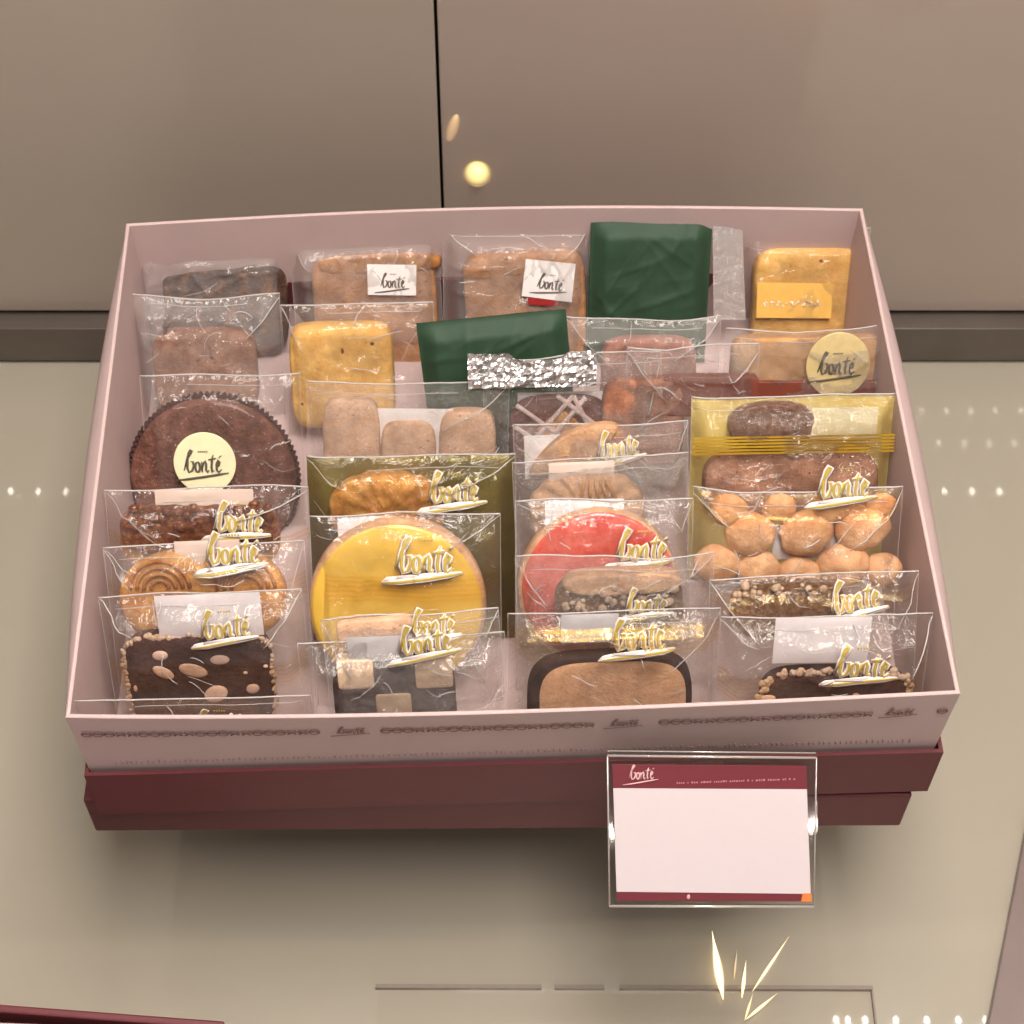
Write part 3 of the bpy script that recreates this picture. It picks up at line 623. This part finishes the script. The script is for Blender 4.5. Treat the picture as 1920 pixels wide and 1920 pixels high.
FC = film('cellophane_clear', veil=.035, gloss=.32, crinkle=.30)
FCm = film('cellophane_milky', veil=.13, gloss=.30, crinkle=.3)
FCs = film('cellophane_crackly', veil=.07, gloss=.50, crinkle=1.0, cscale=85)
FBACK = film('cellophane_back', veil=.008, gloss=.10, crinkle=.3)
def FB(v0, v1, **k): return film('cellophane_gold_band', band=(v0, v1), veil=k.pop('veil', .03), gloss=.32, crinkle=.32, **k)

# ---- rear row -----------------------------------------------------------
T = 62
P = Pack('wrapped_cake', 246, 536, 452, -.022, 'dark fruit cake slice in clear film, rear left corner of the box', 'wrapped cake', T, -2)
P.cookie('cake', 425, 575, ell(m(108), m(80), 5), .009, FRUITC, noise=.0012); P.bag(FCm, .0085, V=False, topdip=.002)
P = Pack('wrapped_cake', 540, 822, 440, -.020, 'tan cake with a square white label, second in the rear row', 'wrapped cake', T, 1)
P.cookie('cake', 705, 580, ell(m(108), m(96), 6), .010, CAKE2, noise=.0011); P.cookie('crust', 712, 490, ell(m(108), m(14), 4), .0106, CRUST, noise=.0008); P.bag(FCm, .0085)
def sqlabel(P, pts, txt=(0, 0, 60)):
    q = quad('label', pts, .0094, .0097, PAPER, P.e, P.M); cx = sum(p[0] for p in pts)/4; cy = sum(p[1] for p in pts)/4
    p0 = P.on(*pts[0], .0097); p1 = P.on(*pts[1], .0097); rot = math.atan2(p1.y-p0.y, p1.x-p0.x); W_ = (p1-p0).length*.62
    c = P.on(cx, cy+8, .0098); logo(P.e, c.x-W_*.42*math.cos(rot), c.y-W_*.10, .0098, W_, rot, False, GREYP)
sqlabel(P, [(690, 553), (780, 554), (781, 497), (688, 496)])
P = Pack('wrapped_cake', 830, 1106, 424, -.014, 'small tan cake with a tilted white label left of a green packet', 'wrapped cake', T, -1)
P.cookie('cake', 985, 575, ell(m(106), m(92), 7), .010, CAKE2, noise=.0011, rot=R(3)); P.cookie('crust', 975, 497, ell(m(102), m(11), 4), .0106, CRUST, noise=.0008, rot=R(6)); P.bag(FCm, .0085)
quad('red_sticker', [(990, 571), (1046, 574), (1048, 560), (990, 556)], .0090, .0093, plain('red_paper', (.35, .02, .02), .5), P.e, P.M)
sqlabel(P, [(978, 555), (1072, 567), (1079, 495), (986, 486)])
def greenpack(xl, xr, py, z, label, roll, th=T):
    P = Pack('green_packet', xl, xr, py, z, label, 'green packet', th, roll, 'green paper packets')
    P.bag(GREEN, .0048, wr=.45, V=False, edge=False, backmat=GREEN, name='paper_wrap'); return P
P = greenpack(1108, 1336, 409, -.008, 'dark green paper packet standing upright against the rear wall', -1)
quad('clear_flap', [(1338, 600), (1398, 600), (1392, 432), (1336, 420)], .0010, .0013, film('flap_film', veil=.25, gloss=.6, crinkle=.8), P.e, P.M)
P = Pack('wrapped_cake', 1392, 1632, 428, -.018, 'golden cake with a yellow label in the rear right corner', 'wrapped cake', T, 0)
P.cookie('cake', 1512, 575, ell(m(98), m(102), 6), .012, GOLDC, noise=.0009); P.bag(FC, .0090, V=False, topdip=.002)
quad('label', [(1418, 596), (1558, 597), (1562, 532), (1420, 530)], .0098, .0101, YELPAP, P.e, P.M)
a = P.on(1432, 574, .0102); mb = MB()
for i in range(9): 
    xx = a.x+i*m(15)
    for k in range(3): mb.tube([(xx+random.uniform(0, .0022), a.y+random.uniform(-.001, .0025), .0102), (xx+random.uniform(0, .0022), a.y+random.uniform(-.001, .0025), .0102)], .00032, .4, 5)
mb.build('lettering', WHITEP, P.e)

# ---- second row ---------------------------------------------------------
T = 60
P = Pack('wrapped_cake', 240, 524, 552, -.020, 'speckled brown cake with a dark twig, under the rear left slice', 'wrapped cake', T, -1)
P.cookie('cake', 387, 695, ell(m(92), m(72), 5), .011, CAKE, noise=.0013); P.bag(FCm, .0088, topdip=.002)
a = P.on(300, 650, .004); b = P.on(312, 596, .004); mb = MB(); mb.tube([a, a.lerp(b, .4)+Vector((.001, 0, 0)), b], .0008, 1, 6)
for k in range(5): mb.ball(b+Vector((random.uniform(-.001, .001), random.uniform(-.004, .001), random.uniform(0, .001))), .0012)
mb.build('twig', FRUITC, P.e)
P = Pack('wrapped_cake', 526, 812, 566, -.016, 'square golden raisin cake left of the lying green packet', 'wrapped cake', T, 0)
P.cookie('cake', 643, 702, ell(m(92), m(88), 7), .014, GOLDC, noise=.0009); P.bag(FC, .0100)
P = greenpack(778, 1062, 592, -.008, 'dark green paper packet leaning in the middle of the box', 5.0)
P = Pack('wrapped_cake', 1062, 1352, 592, -.012, 'reddish brown cake block right of the leaning green packet', 'wrapped cake', T, -1)
P.cookie('cake', 1215, 705, ell(m(85), m(68), 5), .011, crumb('red_brown_sponge', (.30, .10, .06), (.50, .20, .13), 200, bump=.5), noise=.0013); P.bag(FCm, .009, topdip=.002)
P = Pack('wrapped_cake', 1362, 1672, 612, -.008, 'pale caramel cake bar with a round gold sticker on a brown tray', 'wrapped cake', T, -1)
P.cookie('cake_bar', 1512, 705, ell(m(140), m(72), 9), .009, crumb('caramel_sponge', (.50, .25, .09), (.64, .34, .14), 110, bump=.25), z=-.001, noise=.0007)
P.bag(FCs, .0085, wr=1.3, topdip=.0015)
P.cookie('paper_tray', 1520, 748, ell(m(125), m(32), 14), .0024, TRAYB, z=.0078, sharp=True)
P.cookie('round_sticker', 1571, 684, ell(m(57), m(57)), .0006, GOLDST, z=.0098, sharp=True)
P.logo(1570, 682, 82, .0104, backing=False, mat=GREYP)

# ---- third row ----------------------------------------------------------
T = 57
P = Pack('wrapped_cake', 262, 562, 703, -.012, 'round dark chocolate cake with scalloped edge and round cream sticker', 'wrapped cake', T, -1)
P.cookie('cake', 402, 900, circ(m(151)), .009, BROWN, dome=.0012, noise=.0012)
def teeth(a, s): return 0
P.cookie('scalloped_rim', 402, 898, scallop(m(153), 92, .045), .0050, CHOC, z=-.002, seg=368)
P.bag(FC, .0085, wr=.8)
P.cookie('round_sticker', 384, 868, circ(m(56)), .0006, CREAM, z=.0096, sharp=True); P.logo(384, 866, 84, .0102, backing=False, mat=GREYP)
P = Pack('wrapped_biscuit', 575, 955, 716, -.010, 'three pale finger biscuits in clear film behind the olive gold bag', theta=T, roll=-2)
P.sachet(690, 768, 850, 860, PAPER, .002)
for (cx_, ty, hw) in ((660, 752, 50), (766, 790, 49), (876, 772, 50)): P.cookie('finger_biscuit', cx_, ty+95, ell(m(hw)*1.04, m(98), 5), .009, BISC2, z=.0, dome=.0008, noise=.0007)
P.bag(FCs, .0085, wr=1.2)
P = Pack('wrapped_biscuit', 905, 1240, 668, -.006, 'lattice topped chocolate biscuit with crumpled silver foil above it', theta=T, roll=0)
P.sachet(972, 734, 1135, 850, SACH, .0015, name='paper_card')
P.cookie('chocolate_base', 1050, 830, ell(m(92), m(88), 4), .006, crumb('lattice_chocolate', (.10, .02, .014), (.2, .05, .03), 200, coat=.5), z=.0015)
P.cookie('caramel_centre', 1052, 800, lambda a: m(46)*(abs(math.cos(a))+abs(math.sin(a)*1.2))**-1, .0064, AMBER, z=.0018)
mb = MB()
for (x0, y0, x1, y1) in ((968, 760, 1075, 835), (990, 838, 1075, 742), (1010, 850, 1098, 745), (1045, 742, 1140, 815), (1075, 742, 1135, 860), (965, 800, 1040, 850)):
    a = P.on(x0, y0, .0052); b = P.on(x1, y1, .0052); mb.tube([a.lerp(b, k/6) for k in range(7)], .0011, .7, 7)
mb.build('sugar_lattice', SUGAR, P.e)
P.bag(FCs, .0078, wr=1.5)
V = []; a = P.on(878, 728, .009); b = P.on(1118, 657, .009); nx, ny = 44, 14; rr = np.random.RandomState(3)
for j in range(ny+1):
    for i in range(nx+1):
        f, g = i/nx, j/ny; lowtop = .35*smooth(np.array((f-.30)/.1))*smooth(np.array((.80-f)/.12)); x_ = a.x+(b.x-a.x)*f; y_ = a.y+(b.y-a.y)*g*(1-.62*float(lowtop))
        V.append((x_, y_, .0095+.0018*float(vnoise(f, g, 13, 3))+.0016*rr.rand()*.5+.0010*float(vnoise(f, g*.5, 30, 4))))
meshobj('crumpled_foil', V, [(j*(nx+1)+i, j*(nx+1)+i+1, (j+1)*(nx+1)+i+1, (j+1)*(nx+1)+i) for j in range(ny) for i in range(nx)], FOILS, P.e, False)
P = Pack('wrapped_cake', 1176, 1424, 652, -.001, 'small brown cake on a dark paper tray left of the gold bag', 'wrapped cake', T, -1, L=.060)
P.cookie('cake', 1205, 790, ell(m(75), m(80), 5), .008, crumb('cocoa_sponge', (.36, .13, .07), (.56, .25, .15), 200, bump=.6), noise=.0011); P.cookie('paper_tray', 1330, 740, ell(m(88), m(36), 12), .006, TRAYB, z=.001, sharp=True)
P.bag(FCs, .0080, wr=1.6)
P = Pack('wrapped_biscuit', 1297, 1678, 740, -.001, 'two long nutty biscuits and an almond cluster in a bright gold bag', theta=T, roll=-.3)
P.bag(FILM0 := film('cellophane_over_gold', veil=.03, gloss=.7, crinkle=.5, cscale=70, band=(.0, .001)), .0095, wr=1.1, backmat=FOILG, backH=.0012)
P.cookie('almond_cluster', 1448, 795, ell(m(82), m(40), 2.4), .0075, crumb('rough_almond', (.34, .15, .09), (.58, .32, .22), 350, bump=1.2, coat=.4), z=.002, noise=.0016)
for cx_ in (1405, 1555): P.cookie('long_biscuit', cx_, 905, ell(m(88), m(62), 3), .009, crumb('nutty_biscuit', (.50, .22, .13), (.70, .36, .22), 200, spots=(.16, .05, .03), sden=.68, sscale=420), z=.0005, dome=.001, noise=.0011)
P.sachet(1518, 764, 1648, 826, plain('pale_gold_sachet', (.85, .74, .45), .3, metal=.3), .0060)
bd = P.on(1300, 835, .0098); be = P.on(1676, 850, .0098)
mb = MB()
for k in range(6): mb.box(bd.x, be.x, bd.y-.0045+k*.0014, bd.y-.0045+k*.0014+.0009, .0096, .00972)
mb.build('gold_stripes', plain('gold_stripe', (.70, .44, .04), .3, metal=.6), P.e, False)

# ---- fourth row ---------------------------------------------------------
T = 56
def fbm(P, y0, y1, **k):    # gold band between two photograph heights
    a = P.on(960, y1).y; b = P.on(960, y0).y; return FB(a, b, **k)
P = Pack('wrapped_biscuit', 196, 578, 914, -.004, 'glazed caramel nut biscuit in clear film beneath the round chocolate cake', theta=T, roll=-1)
P.sachet(292, 918, 474, 962, BEIGP, .0050)
P.cookie('biscuit_base', 376, 1005, ell(m(148), m(56), 4), .006, AMBER, z=-.001); P.cookie('nut_glaze', 376, 990, ell(m(146), m(48), 3.5), .006, NUTGL, z=.003, noise=.0022)
P.bits('nuts', NUTGL, [(P.on(240+random.random()*270, 948+random.random()*45, .006).x, P.on(300, 948+random.random()*45, .006).y) for k in range(46)], .0012, .0026, z=.006)
P.bag(fbm(P, 985, 1012), .0095, wr=1.2); P.logo(452, 975, 112, .0112)
P = Pack('wrapped_biscuit', 574, 966, 852, -.002, 'shell shaped cake in an olive gold bag above the yellow round biscuit', theta=T, roll=-.8)
P.cookie('shell_cake', 726, 955, shellform(m(104), m(68)), .008, AMBER, z=.002, dome=.0035, ribs=lambda a, s: .0006*math.cos(a*16)*s)
P.bag(film('cellophane_over_olive', veil=.02, gloss=.65, crinkle=.35, cscale=60, tint=(.75, .58, .12), tintfac=.18), .0090, wr=1.0, backmat=FOILO, backH=.0012); P.logo(856, 922, 112, .0106)
P = Pack('wrapped_biscuit', 962, 1290, 792, -.001, 'leaf shaped almond biscuit on a white sachet in crackly film', theta=T, roll=1)
P.sachet(985, 812, 1150, 900, PAPER, .0010)
P.cookie('leaf_biscuit', 1075, 842, ell(m(92), m(34), 1.5), .007, BISC, z=.002, rot=R(27)); P.bag(FCs, .0085, wr=2.2); P.logo(1165, 838, 90, .0100)
P = Pack('wrapped_biscuit', 960, 1290, 858, -.001, 'ribbed shell biscuit in clear film just behind the red round biscuit', theta=T, roll=1.5)
P.sachet(1030, 838+26, 1152, 905, BEIGP, .0040)
P.cookie('shell_biscuit', 1100, 955, shellform(m(104), m(70)), .008, BISC, z=.001, dome=.003, ribs=lambda a, s: .0011*math.cos(a*18)*s)
mb = MB()
for k in range(5):
    a = P.on(1088+k*18, 945, .0075); b = P.on(1096+k*10, 900, .0070); mb.tube([a, a.lerp(b, .5)+Vector((0, 0, .0006)), b], .0007, .6, 6)
mb.build('groove_ridges', AMBER, P.e)
P.bag(FCs, .0095, wr=1.8)
P = Pack('wrapped_biscuit', 1300, 1692, 916, .000, 'packet of little ball biscuits with gold bands under the bright gold bag', theta=T, roll=-.3)
for (cx_, cy_, r_) in ((1405, 1002, 46), (1512, 1002, 48), (1618, 992, 48), (1346, 1060, 42), (1425, 1072, 42), (1500, 1082, 42), (1580, 1062, 48), (1655, 1070, 36), (1368, 958, 34), (1462, 955, 30), (1560, 952, 34), (1652, 950, 28)):
    p = P.on(cx_, cy_, .002); mb = MB(); rb = random.uniform(-.4, .4); mb.ball((0, 0, 0), m(r_)*P.kx, (1.08, .95, .62), 32, 22, Matrix.Rotation(rb, 3, 'Z')); sd = random.randint(0, 40)
    mb.v = [tuple(Vector(q)*(1+.16*float(vnoise(q[0]+q[2], q[1]-q[2], 190, sd))+.05*float(vnoise(q[0], q[1], 700, sd)))+Vector((p.x, p.y, .001))) for q in mb.v]
    mb.build('ball_biscuit', BALL, P.e)
P.sachet(1448, 985, 1590, 1050, SACHD, -.001)
P.bag(fbm(P, 932, 975, rough=.15), .0105, wr=1.6); P.logo(1588, 916, 112, .0112)

# ---- fifth row ----------------------------------------------------------
T = 56
P = Pack('wrapped_biscuit', 192, 570, 1018, -.002, 'swirled golden palmier biscuit in clear film, left side of the box', theta=T, roll=1)
P.sachet(330, 1012, 448, 1062, BEIGP, .0030)
def swirl(a, s): return .0006*math.sin(s*24)
P.cookie('palmier', 382, 1118, palmier(m(156), m(92)), .009, AMBER, z=.0, noise=.0005, ribs=swirl)
mb = MB()
for (cx_, rr_) in ((300, 60), (300, 46), (300, 32), (300, 18), (462, 58), (462, 44), (462, 30)):
    c = P.on(cx_, 1105, .0055); mb.tube([(c.x+m(rr_)*math.cos(t_), c.y+m(rr_)*math.sin(t_), .0053) for t_ in [k*PI/14 for k in range(15)]], .0008, .6, 6)
mb.build('swirl_ridges', crumb('browned_pastry', (.42, .13, .03), (.62, .27, .07), 200, coat=.2), P.e)
P.bag(fbm(P, 1055, 1100, veil=.05), .0090, wr=1.3); P.logo(442, 1040, 122, .0106)
P = Pack('wrapped_biscuit', 580, 938, 962, -.001, 'large round biscuit with yellow icing, left of the red one', theta=T, roll=-.5)
P.sachet(636, 968, 742, 1060, SACH, .0005)
P.cookie('biscuit', 746, 1132, circ(m(168)), .0085, BISC, z=.0005); P.cookie('yellow_icing', 745, 1134, circ(m(163)), .0092, YELLOW, z=.0009, dome=.0004)
P.bag(fbm(P, 1062, 1112), .0080, wr=.9); P.logo(802, 1050, 124, .0096)
P = Pack('wrapped_biscuit', 966, 1300, 936, -.001, 'large round biscuit with shiny red jelly top, right of the yellow one', theta=T, roll=-.5)
P.sachet(1022, 936, 1170, 1010, SACH, .0005)
P.cookie('biscuit', 1120, 1098, circ(m(152)), .0080, BISC, z=.0005, noise=.0004); P.cookie('red_jelly', 1121, 1096, circ(m(146)), .0092, RED, z=.0008, dome=.0006, noise=.0007)
P.bag(FC, .0082, wr=1.1); P.logo(1208, 1026, 118, .0098)
P = Pack('wrapped_biscuit', 1330, 1722, 1076, -.003, 'brown nut biscuit bar with gold band, right side of the box', theta=T, roll=1)
P.cookie('biscuit', 1476, 1140, ell(m(108), m(52), 4), .008, GRAN, z=.001, noise=.0014)
P.bits('nut_pieces', NUTBIT, [(P.on(1375+random.random()*200, 1100+random.random()*28, .005).x, P.on(1400, 1095+random.random()*30, .005).y) for k in range(26)], .0008, .0018, z=.0052)
P.bag(fbm(P, 1118, 1150), .0095, wr=1.2); P.logo(1612, 1128, 118, .0112)
P = Pack('wrapped_biscuit', 966, 1338, 1040, .000, 'granulated nut biscuit in a creased bag overlapping the red biscuit', theta=T, roll=.8)
P.cookie('biscuit', 1160, 1130, ell(m(122), m(62), 3.4), .008, GRAN, z=.000, noise=.0018)
P.cookie('biscuit_top', 1165, 1088, ell(m(112), m(20), 3), .010, BISC, z=.0008, noise=.0010)
P.bits('nut_pieces', NUTBIT, [(P.on(1050+random.random()*220, 1110+random.random()*30, .005).x, P.on(1100, 1105+random.random()*40, .005).y) for k in range(40)], .0008, .0020, z=.0048)
P.bag(FCs, .0090, wr=1.7, topdip=.001); P.logo(1218, 1130, 92, .0106)
P = Pack('wrapped_biscuit', 600, 935, 1150, .001, 'narrow pink biscuit bar wedged behind the chequered biscuit', theta=T, roll=3)
P.cookie('biscuit_bar', 705, 1185, ell(m(74), m(30), 6), .006, BISC2, z=.001, noise=.0007); P.bag(FCs, .0075, wr=1.4); P.logo(818, 1172, 108, .0090)

# ---- front row ----------------------------------------------------------
T = 66
P = Pack('wrapped_biscuit', 182, 566, 1108, -.004, 'chocolate almond slab with nut studded edge at the front left', theta=T, roll=1)
P.sachet(300, 1112, 486, 1200, SACH, .0040)
P.cookie('chocolate_slab', 378, 1268, ell(m(140), m(92), 6), .0095, CHOC, z=.0)
c = P.on(378, 1268, 0); o_ = ell(m(141), m(92), 6)
P.bits('nut_coating', NUTBIT, [(c.x+P.kx*o_(a_)*math.cos(a_)+random.uniform(-.0008, .0008), c.y+P.ky*o_(a_)*math.sin(a_)+random.uniform(-.0010, .0010)) for a_ in [random.uniform(-.5, PI+.5) for k in range(150)]], .0007, .0014, z=.003)
mb = MB()
for (x_, y_, rx, ry, an) in ((306, 1262, 24, 13, -35), (362, 1258, 30, 16, -20), (412, 1238, 20, 12, 0), (405, 1302, 26, 20, 30), (474, 1292, 14, 12, 20), (300, 1230, 16, 12, 0), (254, 1292, 4, 8, 0), (460, 1262, 5, 4, 0), (498, 1250, 5, 4, 0)):
    p = P.on(x_, y_, .005); mb.ball((p.x, p.y, .0047), 1, (m(rx), m(ry), .0007), 16, 8, Matrix.Rotation(R(an), 3, 'Z'))
mb.build('almond_slices', ALMOND, P.e)
P.bag(fbm(P, 1195, 1245), .0095, wr=1.0); P.logo(432, 1178, 118, .0112)
P = Pack('wrapped_biscuit', 556, 946, 1196, -.003, 'chequered chocolate and vanilla biscuit at the front of the box', theta=T, roll=1.5)
P.sachet(655, 1192, 772, 1260, SACHD, .0040)
P.cookie('chocolate_frame', 742, 1318, ell(m(120), m(103), 4.5), .0070, DCHOC, z=.0008)
c0 = P.on(742, 1300, .0045)
def tile(x0, x1, y0, y1, mat):
    cx_ = (x0+x1)/2; cy_ = (y0+y1)/2; P.cookie('dough_square' , cx_, cy_, ell(m((x1-x0)/2), m((y1-y0)/2), 14), .0093, mat, z=.0, sharp=True, seg=64)
VAN = crumb('vanilla_dough', (.76, .50, .31), (.90, .66, .45), 260, bump=.25)
tile(632, 703, 1224, 1282, VAN); tile(777, 850, 1222, 1280, VAN); tile(705, 775, 1284, 1350, VAN); tile(632, 703, 1352, 1412, VAN); tile(777, 850, 1352, 1412, VAN)
P.bag(FC, .0088, wr=.7); P.logo(808, 1212, 120, .0108)
P = Pack('wrapped_biscuit', 952, 1350, 1146, -.003, 'plain beige biscuit with dark chocolate border at the front', theta=T, roll=0)
P.sachet(1052, 1152, 1160, 1208, SACHD, .0050)
P.cookie('chocolate_border', 1142, 1330, ell(m(163), m(122), 4), .0070, DCHOC, z=.0008); P.cookie('biscuit', 1146, 1332, ell(m(152), m(118), 4.2), .0074, BISC, z=.0008)
P.bag(fbm(P, 1168, 1212), .0088, wr=.7); P.logo(1206, 1200, 130, .0108)
P = Pack('wrapped_biscuit', 1352, 1748, 1154, -.004, 'chocolate slab with pale nut crust at the front right corner', theta=T, roll=-.5)
P.sachet(1448, 1158, 1636, 1246, SACH, .0035)
P.cookie('chocolate_slab', 1558, 1330, ell(m(146), m(86), 5), .0095, CHOC, z=.0)
c = P.on(1558, 1328, 0); o_ = ell(m(148), m(88), 5)
P.bits('nut_coating', NUTBIT, [(c.x+P.kx*o_(a_)*math.cos(a_)+random.uniform(-.0012, .0012), c.y+P.ky*o_(a_)*math.sin(a_)+random.uniform(-.0010, .0010)) for a_ in [random.uniform(-.3, PI+.3) for k in range(170)]], .0008, .0016, z=.0035)
mb = MB()
for (x_, y_, rx, ry) in ((1440, 1310, 16, 8), (1605, 1306, 8, 8), (1500, 1325, 6, 5)):
    p = P.on(x_, y_, .005); mb.ball((p.x, p.y, .0047), 1, (m(rx), m(ry), .0007), 16, 8)
mb.build('almond_slices', ALMOND, P.e)
P.bag(fbm(P, 1255, 1308), .0095, wr=1.1); P.logo(1622, 1244, 122, .0112)
P = Pack('wrapped_biscuit', 138, 582, 1308, -.0015, 'orange topped biscuit standing upright against the front wall, mostly hidden', theta=88, roll=-.5, L=.062)
P.cookie('biscuit', 350, 1400, ell(m(165), .014, 4), .0035, AMBER, z=0); P.bag(FC, .0032, wr=.35, V=False); P.logo(425, 1338, 110, .0048)
